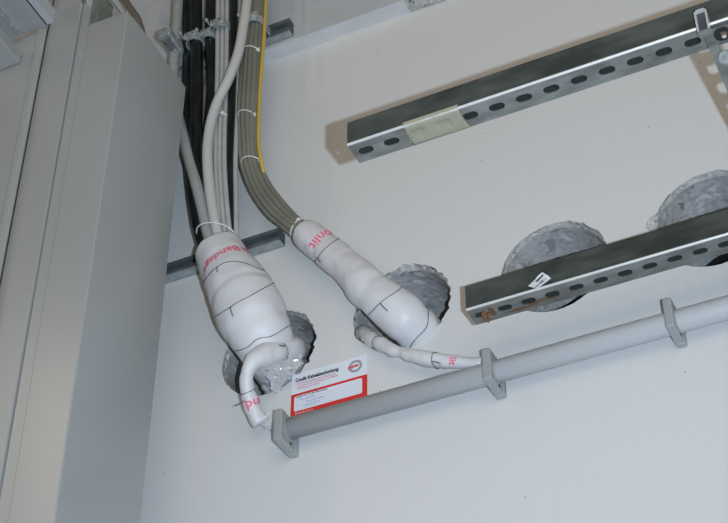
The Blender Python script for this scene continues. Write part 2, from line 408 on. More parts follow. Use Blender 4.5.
def channel(name, x0, x1, yf, depth, z0, H, slots, m, T=.0025):
    """C-channel along x: slotted web below, solid flanges front and back, lips at the open top"""
    root = empty(name, ((x0 + x1) / 2, yf + depth, z0))
    mb = MB(); slotted_strip(mb, x0, x1, yf + .001, yf + depth, slots, .0265, .0155, lambda u, v, w: (u, v, z0 + w), T)
    mb.build('slotted_web', m, root)
    mb = MB(); b = .0035                      # front flange with rolled lower edge
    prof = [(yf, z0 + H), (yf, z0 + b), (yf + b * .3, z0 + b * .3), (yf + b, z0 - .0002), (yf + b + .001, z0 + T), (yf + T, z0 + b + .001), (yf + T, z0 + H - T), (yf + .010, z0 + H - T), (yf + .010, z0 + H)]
    mb.prism(prof, 'x', x0, x1); mb.build('front_flange', 'steel_shaded', root)
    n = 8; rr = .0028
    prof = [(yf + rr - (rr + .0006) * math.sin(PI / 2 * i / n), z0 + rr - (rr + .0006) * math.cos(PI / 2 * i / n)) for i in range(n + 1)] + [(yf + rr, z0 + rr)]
    o = MB().prism(prof, 'x', x0, x1).build('rolled_edge', 'bright', root); o['label'] = 'rolled edge coloured pale for the light it catches'
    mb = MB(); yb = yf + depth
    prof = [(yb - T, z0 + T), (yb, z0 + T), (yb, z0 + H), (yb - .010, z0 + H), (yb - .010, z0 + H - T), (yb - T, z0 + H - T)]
    mb.prism(prof, 'x', x0, x1); mb.build('back_flange', 'steel_in_shade', root)
    return root
# lower one, fixed on the wall
dL = .15; a = P(466, 310, -dL); zL = a.z; H = P(459.5, 288, -dL).z - zL
s0 = PZ(481.5, 314.6, zL).x; s8 = PZ(440 + 596 / 3.733, 200 + 294 / 3.733, zL).x; pit = (s8 - s0) / 5
print('low pitch', pit, 'H', H)
xl0 = a.x; xl1 = 1.5
sl = [s0 + pit * i for i in range(int((xl1 - .03 - s0) / pit))]
rust1 = PZ(520, 306, zL + .001); rust2 = PZ(488, 313, zL); rust3 = PZ(545, 297, zL)
MT['steel_rust'] = rusty_steel('galvanised_steel_rusty', [((rust1.x, rust1.y + .006, zL), (.035, .004, .01)), ((rust2.x + .008, rust2.y, zL), (.007, .014, .006)), ((rust3.x, rust3.y + .006, zL), (.045, .0035, .008))])
low = channel('perforated_channel', xl0, xl1, -dL, .047, zL, H, sl, 'steel_rust')
tag(low, 'rusty slotted steel channel with a sticker, running across two drilled holes near the conduit', 'steel channel')
# rust blob hanging from the first slot
rb = PZ(486, 317, zL)
mb = MB(); random.seed(3)
for i in range(7):
    q = Vector((rb.x + random.uniform(-.006, .008), rb.y + random.uniform(-.012, .006), zL - .003))
    mb.cyl(q + Vector((0, 0, .004)), q + Vector((random.uniform(-.002, .002), 0, -random.uniform(.002, .009))), .0035, .0018, 8)
o = mb.build('rust_lump', 'rust', low); o['label'] = 'orange brown lump of rust'

# upper one, standing off the wall on a cantilever arm
hT = .57; a = P(347, 145, -hT); zT = a.z; HT = P(348, 122.5, -hT).z - zT
q0 = PZ(367, 151.8, zT).x; q1 = PZ(520 + 532 / 3.077, 131 / 3.077, zT).x
npit = round((q1 - q0) / .0455); pitT = (q1 - q0) / npit; print('top pitch', pitT, npit, HT)
xt0, xt1 = a.x, 1.5
slt = [q0 + pitT * i for i in range(int((xt1 - .03 - q0) / pitT))]
top = channel('perforated_channel', xt0, xt1, -hT, .047, zT, HT, slt, 'steel')
tag(top, 'long galvanised slotted steel channel standing away from the wall, patched with beige tape', 'steel channel')
# masking tape folded round its lower edge
t0, t1 = PZ(413, 147, zT).x, PZ(473, 126, zT).x
ta, tb = PZ(403.5, 128, zT).x, PZ(459, 110, zT).x
mb = MB(); nu, nv = 24, 14; v = []
for j in range(nv + 1):
    s = j / nv
    for i in range(nu + 1):
        u = i / nu; e = noise.noise(Vector((u * 6, s * 5, 1))) * .0012
        xa = ta + .003 * noise.noise(Vector((s * 9, 0, 0))); xb = tb + .012 * max(0, s - .75) + .003 * noise.noise(Vector((s * 14, 5, 0)))
        x = xa + (xb - xa) * u
        if s < .22: y = -hT - .0014; z = zT + .007 * (1 - s / .22) + .001
        else: y = -hT + .001 + (s - .22) / .78 * .045; z = zT - .0016
        sag = 0
        for c in slt:
            if abs(x - c) < .012 and abs(y + hT - .024) < .007: sag = .0022
        v.append((x, y, z - e * .3 + sag))
f = [(j * (nu + 1) + i, j * (nu + 1) + i + 1, (j + 1) * (nu + 1) + i + 1, (j + 1) * (nu + 1) + i) for j in range(nv) for i in range(nu)]
o = mb.add(v, f).build('masking_tape', 'tape', top, smooth=True); o['label'] = 'strip of pale beige masking tape over two slots'
sm = o.modifiers.new('s', 'SOLIDIFY'); sm.thickness = .0006

# cantilever arm
zA = zT - .003
fr = P(702.5, 32, -(hT + .012)); xA = fr.x; yA = fr.y; zA = min(fr.z, zT - .004)
print('arm', fr, 'zT', zT)
arm = empty('cantilever_arm', (xA + .03, 0, zA)); tag(arm, 'grey slotted steel arm sticking out from the wall beneath the long channel', 'bracket')
WA = .046
asl = [yA + .040 + .0455 * i for i in range(int((-yA - .04) / .0455))]
mb = MB(); slotted_strip(mb, yA, -.004, xA, xA + WA, asl, .026, .0165, lambda u, v, w: (v, u, zA - .0025 + w), .0025); mb.build('slotted_web', 'steel', arm)
Htab = .047; zt = zA
mb = MB(); wt = .013
mb.box(xA - .011, xA - .009, yA, -.004, zt, zt + .004); yc = yA + .022
mb = MB()
xa, xb = xA - .007, xA + .012
for x0, x1, z0, z1 in ((xa, xa + .0028, zt, zt + Htab), (xb - .0028, xb, zt, zt + Htab), (xa, xb, zt + Htab - .0028, zt + Htab)):
    mb.box(x0, x1, yA - .004, -hT - .0012, z0, z1)
mb.build('end_bracket', 'bright', arm)
mb = MB().box(xa + .0028, xb - .0028, yA + .002, yA + .005, zt + .0025, zt + Htab - .0028); mb.build('opening_shade', 'shade', arm); MB().box(xa, xb, yA - .004, -hT - .0012, zt - .002, zt - .0001).build('bracket_floor', 'steel', arm)  # dark sheet standing in for shade inside the open end
mb = MB().box(xA + WA - .0025, xA + WA, -.54, -.004, zA, zA + .03); mb.box(xA, xA + .0025, -.50, -.004, zA, zA + .03); mb.build('side_flange', 'steel', arm)
MB().box(xA - .03, xA + WA + .03, -.006, -.0005, zA - .05, zA + .09).build('wall_plate', 'steel', arm)
bc = PZ(722, 32, zA); mb = MB().cyl((bc.x, bc.y, zA - .0028), (bc.x, bc.y, zA - .006), .0125, seg=20); mb.build('dark_hole_disc', 'dark', arm, smooth=False)  # dark disc painted in for the shade of the bolt hole
mb = MB().cyl((bc.x + .002, bc.y, zA - .006), (bc.x + .002, bc.y, zA - .011), .0065, .004, 6); mb.build('bolt', 'screw', arm)
bc = PZ(728, 55, zA); mb = MB().cyl((bc.x, bc.y, zA - .0028), (bc.x, bc.y, zA - .005), .015, seg=24); mb.cyl((bc.x, bc.y, zA - .005), (bc.x, bc.y, zA - .011), .008, seg=6); mb.build('bolt', 'clamp', arm)

# crumpled sticker on the lower channel
a = P(545, 284, -dL - .003); c0 = [P(529, 287.5, -dL), P(543, 273.5, -dL), P(552, 279.5, -dL), P(539, 291.5, -dL)]
mb = MB(); v = []; n_ = 8
for j in range(n_ + 1):
    for i in range(n_ + 1):
        u, w = i / n_, j / n_
        q = (c0[0] * (1 - u) + c0[1] * u) * (1 - w) + (c0[3] * (1 - u) + c0[2] * u) * w
        v.append(q + Vector((0, -.003 - .004 * abs(noise.noise(q * 60 + Vector((0, 0, 3)))) - .005 * (1 - u) * w, 0)))
f = [(j * (n_ + 1) + i, j * (n_ + 1) + i + 1, (j + 1) * (n_ + 1) + i + 1, (j + 1) * (n_ + 1) + i) for j in range(n_) for i in range(n_)]
st = mb.add(v, f).build('paper_sticker', 'paper2'); tag(st, 'small crumpled white printed sticker on the front of the lower slotted channel', 'sticker')
sm = st.modifiers.new('s', 'SOLIDIFY'); sm.thickness = .0006
q = v[40]; mb = MB()
ux = (c0[1] - c0[0]).normalized(); uy = (c0[3] - c0[0]).normalized(); cc = sum(c0, Vector()) / 4 + Vector((0, -.0085, 0))
def pbar(mb, o_, L, W):
    mb.add([o_ - ux * L / 2 - uy * W / 2, o_ + ux * L / 2 - uy * W / 2, o_ + ux * L / 2 + uy * W / 2, o_ - ux * L / 2 + uy * W / 2], [(0, 1, 2, 3)])
pbar(mb, cc + ux * .004 - uy * .002, .018, .0035); pbar(mb, cc - ux * .006 + uy * .006, .02, .0016); pbar(mb, cc + uy * .009 + ux * .002, .016, .0012)
o = mb.build('print', 'ink', st); o['label'] = 'black printed marks'

# ------------------------------------------------------------------ rails behind the cables
def open_rail(name, x0, x1, yback, depth, z0, H, label):
    T = .002; yf = yback - depth; root = empty(name, ((x0 + x1) / 2, yback, z0))
    prof = [(yback, z0), (yf, z0), (yf, z0 + H * .26), (yf + T, z0 + H * .26), (yf + T, z0 + T), (yback - T, z0 + T), (yback - T, z0 + H - T), (yf + T, z0 + H - T), (yf + T, z0 + H * .74), (yf, z0 + H * .74), (yf, z0 + H), (yback, z0 + H)]
    mb = MB(); mb.prism(prof, 'x', x0, x1); mb.build('open_channel', 'rail', root)
    MB().box(x0, x1, yf + .003, yback - .002, z0 - .0008, z0).build('lower_face', 'zincdull', root)
    tag(root, label, 'rail'); return root
a = P(279, 238.5, -.027); open_rail('mounting_rail', -.85, a.x, -.0005, .0265, a.z, .031, 'dark steel rail on the wall, crossing behind the top of the large white wrap')
a = P(289, 29.5, Yb - .023); b_ = P(289, 18, Yb - .023)
ur = open_rail('mounting_rail', -.85, a.x, Yb - .0005, .0225, a.z, b_.z - a.z, 'short grey steel rail end on the ledge at the top, holding the cable clamps')
ur.children[0].data.materials[0] = MT['zincdull']

# ------------------------------------------------------------------ conduit with clips
pa, pb = P(440, 387.6, -.036), P(600, 343, -.036); zc = (pa.z + pb.z) / 2; print('conduit z', pa.z, pb.z)
yc = -.036; x0 = P(277, 433, yc).x; rc = 11.6 * mpp(pa)
mb = MB(); mb.cyl((x0, yc, zc), (1.6, yc, zc), rc, seg=48)
cond = mb.build('conduit_pipe', 'pipe', smooth=True); tag(cond, 'long straight light grey plastic conduit running across the wall', 'pipe')
for p in cond.data.polygons:
    if len(p.vertices) > 4: p.use_smooth = False
def clip(px, pyt, pyb, w):
    yf = -.068; f0 = P(px, pyb, yf); zb = f0.z; zt_ = P(px - .5, pyt, yf).z; x0 = f0.x; x1 = P(px + w, pyb - w * .3, yf).x
    root = empty('pipe_clip', ((x0 + x1) / 2, 0, zb))
    mb = MB(); mb.bbox(x0, x1, yf, -.001, zb, zt_, .0025, 2); mb.bbox(x0 + .003, x1 + .003, -.014, -.001, zb - .002, zt_ + .002, .0015, 1)
    mb.build('clip_body', 'clip', root)
    mb = MB(); mb.bbox(x0 - .0012, x0 + .003, yf + .006, -.004, zb + .004, zt_ - .002, .001, 1); mb.build('locking_side', 'clip', root)
    # collar where the pipe passes, and the small dark screw hole below it
    s = []; mb = MB(); n = 32
    v = [(x, yc + (rc + e) * math.cos(2 * PI * i / n), zc + (rc + e) * math.sin(2 * PI * i / n)) for x, e in ((x1 - .002, .0025), (x1 + .0012, .0025), (x1 + .0012, 0)) for i in range(n)]
    mb.add(v, [(k * n + i, k * n + (i + 1) % n, (k + 1) * n + (i + 1) % n, (k + 1) * n + i) for k in range(2) for i in range(n)]); mb.build('pipe_collar', 'clip', root, smooth=False)
    hz = max(zb + .006, zc - rc - .009)
    MB().cyl((x1 - .003, -.030, hz), (x1 + .0006, -.030, hz), .0035, seg=12).build('screw_hole', 'dark', root)
    return root
tag(clip(272.5, 410.5, 440, 8.5), 'grey plastic clip at the left end of the conduit, below the red framed card', 'pipe clip')
tag(clip(482.5, 349, 379.5, 9), 'grey plastic clip holding the conduit where the thin white wrap ends', 'pipe clip')
tag(clip(665.5, 298, 326.5, 9), 'grey plastic clip holding the conduit nearest the right end of the slotted channels', 'pipe clip')

# ------------------------------------------------------------------ information card
cl, cr = P(291, 418.5, 0), P(367.8, 396.5, 0); zb = (cl.z + cr.z) / 2; zt_ = (P(292.5, 376.5, 0).z + P(367, 354.5, 0).z) / 2
X0, X1 = cl.x, P(367.8, 380, 0).x; CW, CH = X1 - X0, zt_ - zb; print('card', CW, CH)
cy = -.0022
card = empty('label_card', ((X0 + X1) / 2, 0, zb)); tag(card, 'white card with red framed box and handwriting, stuck on the wall above the conduit', 'card')
def quad(mb, u0, u1, v0, v1, y, mi=0): mb.add([(X0 + CW * u0, y, zb + CH * v0), (X0 + CW * u1, y, zb + CH * v0), (X0 + CW * u1, y, zb + CH * v1), (X0 + CW * u0, y, zb + CH * v1)], [(0, 1, 2, 3)], mi)
MB().box(X0, X1, cy, -.0006, zb, zt_).build('card_sheet', 'paper', card)
def rrect(u0, u1, v0, v1, r, n=6):
    x0, x1, z0, z1 = X0 + CW * u0, X0 + CW * u1, zb + CH * v0, zb + CH * v1; out = []
    for cx, cz, a0 in ((x1 - r, z1 - r, 0), (x0 + r, z1 - r, PI / 2), (x0 + r, z0 + r, PI), (x1 - r, z0 + r, 1.5 * PI)):
        out += [(cx + r * math.cos(a0 + PI / 2 * i / n), cz + r * math.sin(a0 + PI / 2 * i / n)) for i in range(n + 1)]
    return out
MB().prism([(X0, zb), (X1, zb), (X1, zb + CH * .52), (X0, zb + CH * .52)], 'y', cy - .0004, cy - .0001).build('red_frame', 'red', card)
MB().prism(rrect(.045, .935, .105, .46, .004), 'y', cy - .0008, cy - .0005).build('writing_box', 'paper', card)
def ctext(body, u, v, size, m, name, bold=0, w=None):
    vs, fs = text_mesh(body, size, 0, bold); s = 1
    if w: s = w * CW / max(1e-6, max(a.x for a in vs))
    mb = MB().add([(X0 + CW * u + a.x * s, cy - .0011, zb + CH * v + a.y) for a in vs], fs); return mb.build(name, m, card)
ctext('Conlit Kabelabschottung', .055, .80, .0115, 'ink', 'heading_text', .0005, .57)
ctext('\u2022 Bei Kabelnachbelegung bitte Abschottung', .06, .725, .0062, 'red', 'red_text', 0, .52)
ctext('  umgehend wieder verschliessen mit Material', .06, .665, .0062, 'red', 'red_text', 0, .56)
ctext('\u2022 Kennzeichnung nicht entfernen', .075, .605, .0062, 'red', 'red_text', 0, .30)
ctext('Angaben zur Art der Abschottung', .06, .415, .0062, 'ink', 'form_text', .0001, .42)
ctext('Brandschutz', .06, .03, .0055, 'paper', 'footer_text', 0, .24)
mb = MB()
for v_ in (.35, .28, .21, .14): quad(mb, .06, .90, v_ - .004, v_ + .002, cy - .0009)
mb.build('form_lines', 'faint', card)
for k, (u0, u1, v_) in enumerate(((.12, .33, .35), (.20, .45, .27), (.17, .40, .19))):      # handwriting
    pts = []; n = int((u1 - u0) * 90)
    for i in range(n):
        u = u0 + (u1 - u0) * i / n; pts.append(Vector((X0 + CW * u + .0014 * math.sin(i * 2.1 + k), cy - .0011, zb + CH * v_ + CH * .026 * math.sin(i * 1.7 + k * 2) * (1 + .8 * noise.noise(Vector((i * .3, k, 0)))))))
    tube('handwriting', pts, .00042, 'blue', card, seg=5, n=3)
mb = MB(); lx, lz, lr = X0 + CW * .845, zb + CH * .785, CH * .145; n = 40
v = [(lx + r_ * math.cos(.35 + 2 * PI * .98 * i / n + .0), cy - .0006, lz + r_ * math.sin(.35 + 2 * PI * .98 * i / n)) for r_ in (lr, lr * .62) for i in range(n + 1)]
mb.add(v, [(i, i + 1, n + 2 + i, n + 1 + i) for i in range(n)]); mb.build('ring_logo', 'logo', card)
MB().add([(lx + a * lr, cy - .0009, lz + b * lr) for a, b in ((-1.05, -.28), (.45, -.12), (.45, .22), (-1.05, .12))], [(0, 1, 2, 3)]).build('logo_bar', 'red', card)
vs, fs = text_mesh('ROCKWOOL', .0042, 0); s = 1.3 * lr / max(a.x for a in vs)
MB().add([(lx - lr * .95 + a.x * s, cy - .0013, lz - lr * .2 + a.y * s) for a in vs], fs).build('logo_text', 'paper', card)

# ------------------------------------------------------------------ cables
def cpath(pts, Y=None): return [P(a[0], a[1], a[2]) for a in pts]
def cable(name, pts, wpx, m, label, group=None):
    q = cpath(pts); r = wpx / 2 * mpp(q[len(q) // 2])
    o, s = tube(name, q, r, m, seg=14, n=8); tag(o, label, 'cable', group); return s
yT = -.105
cable('grey_cable', [(179, -60, yT), (178, 0, yT), (175.5, 40, yT), (173.5, 66, yT), (174, 95, yT), (180, 125, -.108), (189.5, 160, -.110), (200.5, 200, -.108), (209, 236, -.104), (220, 266, -.09)], 11.5, 'midgrey', 'thick grey cable, leftmost, curving out from behind the cabinet')
blk = 'black cables among the grey ones'
cable('black_cable', [(186, -60, -.088), (186, 0, -.088), (187, 60, -.088), (187, 110, -.09), (190, 170, -.092), (197, 225, -.088), (208, 262, -.085)], 9, 'black', 'thin black cable, leftmost of the black ones')
cable('black_cable', [(196, -60, yT), (196, 0, yT), (196.5, 40, yT), (197, 80, yT), (196, 130, -.10), (198, 180, -.10), (204, 232, -.095), (214, 262, -.085)], 13.5, 'black', 'thickest black cable, under the second clamp from the left')
cable('black_cable', [(212, -60, -.10), (211, 0, -.10), (210, 40, -.10), (211, 90, -.095), (207, 140, -.085), (207, 190, -.085), (211, 236, -.08), (220, 262, -.08)], 10, 'black', 'black cable passing under the third clamp, behind the pale curved cable')
for i, (o0, o1, o2, o3) in enumerate(((218, 217, 215.5, 221), (222.5, 221.5, 219.5, 225), (227, 226, 224.3, 230))):
    cable('grey_cable', [(o0 + .5, -60, yT), (o0, 0, yT), (o0 - .3, 35, yT), (o1, 90, -.10), (o2, 150, -.10), (o2 + 1.5, 190, -.10), (o3, 234, -.095), (o3 + 5, 262, -.085)], 5, 'grey', ['leftmost', 'middle', 'rightmost'][i] + ' of the three thin straight light grey cables between the black ones', 'thin light grey cables in one clamp')
cable('black_cable', [(235, -60, -.10), (234, 0, -.10), (233, 60, -.10), (231.5, 110, -.098), (229.5, 160, -.09), (230, 200, -.088), (231, 238, -.085), (234, 262, -.08)], 8, 'black', 'rightmost black cable, beside the three thin grey cables')
cable('grey_cable', [(240.5, -60, -.085), (240, 0, -.085), (239, 60, -.085), (237, 110, -.085), (235.5, 160, -.085), (236, 200, -.085), (236.5, 238, -.085), (239, 262, -.08)], 5, 'grey', 'thin pale cable running straight down between black cable and olive bundle')
cable('grey_cable', [(252, -60, -.125), (247, 0, -.125), (243.5, 25, -.125), (238.5, 52, -.125), (229, 78, -.125), (217, 103, -.122), (209.5, 130, -.12), (207.5, 160, -.12), (211, 198, -.115), (218, 234, -.108), (228, 262, -.09)], 10.5, 'warmgrey', 'thick pale grey cable curving across in front of the black cables')
ol = [(257, -60), (256.5, 0), (252, 40), (249.5, 80), (247, 112), (247.5, 140), (251, 165), (261, 189), (275, 208), (290, 222), (303, 233), (314, 243)]
def obun(k, dp, dy):
    out = []
    for i, (x, y) in enumerate(ol):
        a = ol[max(i - 1, 0)]; b = ol[min(i + 1, len(ol) - 1)]; t = Vector((b[0] - a[0], b[1] - a[1])).normalized()
        w = dp * (1 if i > 1 else .8) * (1.0 + .16 * (6 <= i <= 8) ) ; y0 = [-.095, -.095, -.095, -.09, -.085, -.08, -.075, -.07, -.065, -.06, -.055, -.052][i]
        out.append((x - t.y * w + .6 * math.sin(i * 1.3 + k), y + t.x * w, y0 + dy))
    return out
nm = ['outermost (left and lower) of the olive grey bundle', 'second from the left in the olive grey bundle', 'middle one at the front of the olive grey bundle', 'fourth from the left in the olive grey bundle', 'innermost (right and upper) of the olive grey bundle', 'lying at the back of the olive grey bundle']
for k, (dp, dy) in enumerate(((7.6, .0), (3.9, -.008), (0, -.010), (-3.9, -.008), (-7.6, .0), (5.8, .011))):
    cable('olive_grey_cable', obun(k, dp, dy), 5.6, 'olive', 'olive grey cable, ' + nm[k], 'olive grey cables of the right bundle')
cable('yellow_cable', [(267, -60, -.115), (266, 0, -.115), (264.5, 30, -.115), (262.3, 60, -.112), (260, 90, -.105), (259, 115, -.10), (258.5, 140, -.095), (260.5, 158, -.088), (264, 173, -.074), (269, 186, -.055), (279, 200, -.045), (291, 214, -.042), (304, 228, -.045)], 3.8, 'yellow', 'yellow cable along the right side of the olive bundle')
cable('brown_shadow_tube', [(122, -4, -.13), (129, 7, -.13), (136, 17, -.13), (140.5, 29, -.13), (143, 42, -.13), (145, 60, -.13)], 8, 'brown', 'brown grey tube standing in for a shadow behind the top of the cabinet')  # made-up tube in place of a brownish cabinet shadow

# cable ties
def loop_tie(cx, cy_, Y, hw, hd, tilt, label, hx, w=.0013, col='tie'):
    c = P(cx, cy_, Y); k = mpp(c); pts = []
    ex = (P(cx + 10 * math.cos(tilt), cy_ + 10 * math.sin(tilt), Y) - c).normalized(); ey = Vector((0, -1, 0)) if True else 0
    ey = (Vector((0, -.75, .2 + .5 * math.sin(tilt)))).normalized()
    n = 28
    for i in range(n + 1):
        a = 2 * PI * i / n; pts.append(c + ex * (hw * k * math.cos(a)) + ey * (hd * k * math.sin(a)))
    root = empty('cable_tie', c); tag(root, label, 'cable tie')
    tube('strap', pts, w, col, root, seg=6, n=2)
    h = c + ex * (hw * k * math.cos(hx)) + ey * ((hd + .5) * k * math.sin(hx)); d = 1.5 * k
    MB().bbox(h.x - d, h.x + d, h.y - d, h.y + d, h.z - d, h.z + d, .0006, 1).build('head', col, root)
loop_tie(252, 53, -.095, 10, 9, -.1, 'white tie round the olive bundle just below the upper rail', .35)
loop_tie(247.5, 117, -.085, 10.5, 9, -.03, 'white tie round the olive bundle halfway down, left of the upper channel', .3)
loop_tie(251.5, 163, -.076, 11, 9, -.15, 'white tie round the olive bundle where it starts to bend', .2)
loop_tie(297.5, 227.5, -.057, 11, 8, -.95, 'pale tie round the olive bundle just before the slim white wrap', .9)
loop_tie(216, 234, -.094, 22.5, 15, -.05, 'clear tie round the black and grey cables above the large white wrap', 1.2, .0016)
loop_tie(221.5, 116, -.10, 7, 4, -.05, 'pale clear tie round the three thin grey cables', 1.0)

# zinc clamps on the upper rail
def saddle(px, py, Y, wpx, label, big=False):
    c = P(px, py, Y); k = mpp(c); r = wpx / 2 * k + .0015; h = 8.5 * k
    root = empty('cable_clamp', c); tag(root, label, 'clamp', 'zinc cable clamps on the upper rail')
    mb = MB(); n = 20; prof = []
    leg = max(.01, (Yb - .0235) - c.y)
    outer = [(-r - .003, leg), (-r - .003, 0)] + [((r + .003) * -math.cos(PI * i / n), -(r + .003) * math.sin(PI * i / n)) for i in range(1, n)] + [(r + .003, 0), (r + .003, leg)]
    inner = [(r, leg), (r, 0)] + [(r * math.cos(PI * i / n), -r * math.sin(PI * i / n)) for i in range(1, n)] + [(-r, 0), (-r, leg)]
    mb.prism([(c.x + a, c.y + b) for a, b in outer + inner], 'z', c.z - h / 2, c.z + h / 2); mb.build('saddle', 'clamp', root)
    mb = MB(); y1 = c.y - r - .003
    w = r * 1.0
    mb.bbox(c.x - w, c.x + w, y1 - .004, y1 + .003, c.z - h * .3, c.z + h * .62, .0012, 1); mb.build('pressure_plate', 'clamp', root)
    for s in (-.45, .45):
        MB().cyl((c.x + s * w, y1 - .004, c.z + h * .05), (c.x + s * w, y1 - .009, c.z + h * .05), .0032, .0022, 8).build('screw', 'screw', root)
    mb = MB()
    mb.cyl((c.x - r - .004, y1 + .006, c.z + h * .3), (c.x - r - .011, y1 + .0, c.z + h * 1.05), .002, seg=8); mb.cyl((c.x - r - .010, y1 + .001, c.z + h * .98), (c.x - r - .0125, y1 - .002, c.z + h * 1.25), .0042, seg=8); mb.build('side_bolt', 'clamp', root)
    return root
def box_clamp(px, py, Y, label):
    c = P(px, py, Y); k = mpp(c); root = empty('cable_clamp', c); tag(root, label, 'clamp', 'zinc cable clamps on the upper rail')
    w, h, d = 7.5 * k, .026, .062
    x0, x1 = c.x - w, c.x + w * .9; y0, y1 = c.y - d, c.y + .004
    MB().bbox(x0, x1, y0, y1, c.z - h / 2, c.z + h / 2, .004, 2).build('clamp_housing', 'clamp', root)
    MB().prism([(x0 + .003, y1), (x1 - .003, y1), (x1 + .003, Yb - .024), (x0 - .003, Yb - .024)], 'z', c.z - h * .3, c.z + h * .3).build('legs', 'clamp', root)
    MB().box(x0 + .006, x1 - .006, y0 + .012, y1 - .014, c.z - h / 2 - .0012, c.z - h / 2 + .001).build('slot', 'cabd', root)
    for dx, dy in ((-.35, .30), (.35, .75)):
        q = Vector((c.x + w * dx, y0 + d * dy, c.z - h / 2)); MB().cyl(q, q - Vector((0, 0, .006)), .0035, seg=8).build('screw', 'screw', root)
box_clamp(177, 50, yT, 'bulky zinc clamp round the leftmost grey cable, beside the cabinet')
saddle(195, 42, yT, 14, 'zinc clamp round the thickest black cable')
saddle(209.5, 38, -.10, 11, 'zinc clamp round the slimmer black cable, third from the left')
saddle(222, 29, yT, 15, 'zinc clamp round three thin light grey cables')
saddle(254.5, 24, -.100, 15, 'zinc clamp round the olive grey bundle, rightmost clamp')

# ------------------------------------------------------------------ white fire-stop wraps
def wrap_text(sw, body, t, a, size, parent, flip=1, m='pink', sub=2, k0=0):
    vs, fs = text_mesh(body, size, sub, .0004); w = max(v.x for v in vs); out = []
    for v in vs:
        r = sw.at(t)[1]; tt = t + flip * v.y / sw.len; aa = a + flip * (v.x - w / 2) / r; tt += k0 * math.cos(aa) / sw.len
        out.append(sw.S(tt, aa, .0008))
    o = MB().add(out, fs).build('printed_text', m, parent); o['label'] = 'red printed word on the white cloth'
def wrap_wire(sw, t, tilt, parent, a0=0, w=.0008, tail=None, pinch=.0, k0=0):
    pts = []; n = 40
    for i in range(n + 1):
        a = 2 * PI * i / n; pts.append(sw.S(t + (tilt * math.sin(a - a0) + k0 * math.cos(a)) / sw.len, a, .0006 - pinch))
    root = parent; tube('tie_wire', pts, w, 'wire', root, seg=6, n=2)
    if tail is not None:
        t += k0 * math.cos(tail) / sw.len
        c = sw.S(t + tilt * math.sin(tail - a0) / sw.len, tail, .001); d = sw.at(t)[2] * .003
        e1 = sw.S(t + (tilt * math.sin(tail - a0) + .018) / sw.len, tail + .06, .003)
        tube('wire_tail', [c, (c + e1) / 2 + d, e1], .0011, 'wire', root, seg=6, n=4)
def pix(p):
    c = M.transposed() @ (p - C); return F * c.x / -c.z + CX, CY - F * c.y / -c.z
def tied_wire(sw, p0, pm, p1, parent, tail=None, lo=.02, hi=.98, w=.0008):
    """wire lying on the cloth; the front half crosses it where the three sighted points say, the back half closes the loop"""
    p0, pm, p1 = Vector(p0), Vector(pm), Vector(p1); ch = p1 - p0; L = ch.length; e = ch / L; nrm = Vector((-e.y, e.x))
    um = (pm - p0).dot(e) / L; hm = (pm - p0).dot(nrm); k = hm / max(.05, um * (1 - um))
    def g(t, a):
        q = Vector(pix(sw.S(t, a))) - p0; u = q.dot(e) / L; u = max(0, min(1, u)); return q.dot(nrm) - k * u * (1 - u)
    ts = {}; N = 48; last = None
    for i in range(-15, 16):
        a = 2 * PI * i / N; best = None
        pv = g(lo, a)
        for j in range(1, 121):
            t = lo + (hi - lo) * j / 120; v = g(t, a)
            if pv * v <= 0: best = t; break
            pv = v
        ts[i] = best
    good = [i for i in ts if ts[i] is not None]
    for i in ts:
        if ts[i] is None: ts[i] = ts[min(good, key=lambda q: abs(q - i))]
    sm = dict(ts)
    for _ in range(2):
        sm = {i: (sm.get(i - 1, sm[i]) + sm[i] + sm.get(i + 1, sm[i])) / 3 for i in sm}
    seq = [(2 * PI * i / N, sm[i]) for i in range(-15, 16)]
    for i in range(16, N - 15): seq.append((2 * PI * i / N, sm[15] + (sm[-15] - sm[15]) * (i - 15) / (N - 30)))
    seq.append(seq[0])
    pts = [sw.S(t, a, .0006) for a, t in seq]; tube('tie_wire', pts, w, 'wire', parent, seg=6, n=2)
    if tail is not None:
        a, t = seq[15 + tail]; c = sw.S(t, a, .001); t2 = t + .016 / sw.len
        tube('wire_tail', [c, sw.S((t + t2) / 2, a + .02, .004), sw.S(t2, a + .05, .003)], .0011, 'wire', parent, seg=6, n=4)
def wrapped(name, pts, label, bump, bf, seed, thick=.003, nseg=48, cat='cable wrap', n=None, pin=()):
    q = [(P(a, b, y), hw * mpp(P(a, b, y))) for a, b, y, hw in pts]
    sw = Sweep(q, 12, bump, bf, seed)
    for i in range(len(sw.r)):                 # the wire ties pull the cloth in
        t = sw.L[i] / sw.len
        for tp, amt, wd in pin: sw.r[i] *= 1 - amt * math.exp(-((t - tp) / wd) ** 2)
    root = empty(name, q[0][0]); tag(root, label, cat)
    mb = MB(); sw.mesh(mb, nseg, n or 90, thick=thick); mb.build('cloth_sleeve', 'wrap', root, smooth=True)
    return root, sw
A = [(219, 253, -.094, 25.5), (225.5, 265, -.095, 27.5), (234, 279, -.094, 30.5), (243, 298, -.090, 34), (252, 317, -.084, 35), (260, 333, -.070, 32), (267, 347, -.040, 29), (276, 362, .01, 27), (286, 378, .08, 26)]
ra, sa = wrapped('cable_wrap', A, 'large bulging white cloth wrap round the thick cable bundle entering the left drilled hole', .0038, 15, 5, pin=((.15, .03, .02), (.37, .03, .02), (.58, .05, .02)))
wrap_text(sa, 'Conlit Bandage', .13, -.75, .028, ra, k0=.012)
tied_wire(sa, (202.3, 285), (230.4, 261), (260, 270.5), ra, tail=1)
tied_wire(sa, (217.8, 314.6), (239, 301.5), (269.5, 285), ra, tail=2)
tied_wire(sa, (236, 349.5), (252, 340.5), (284, 327), ra)
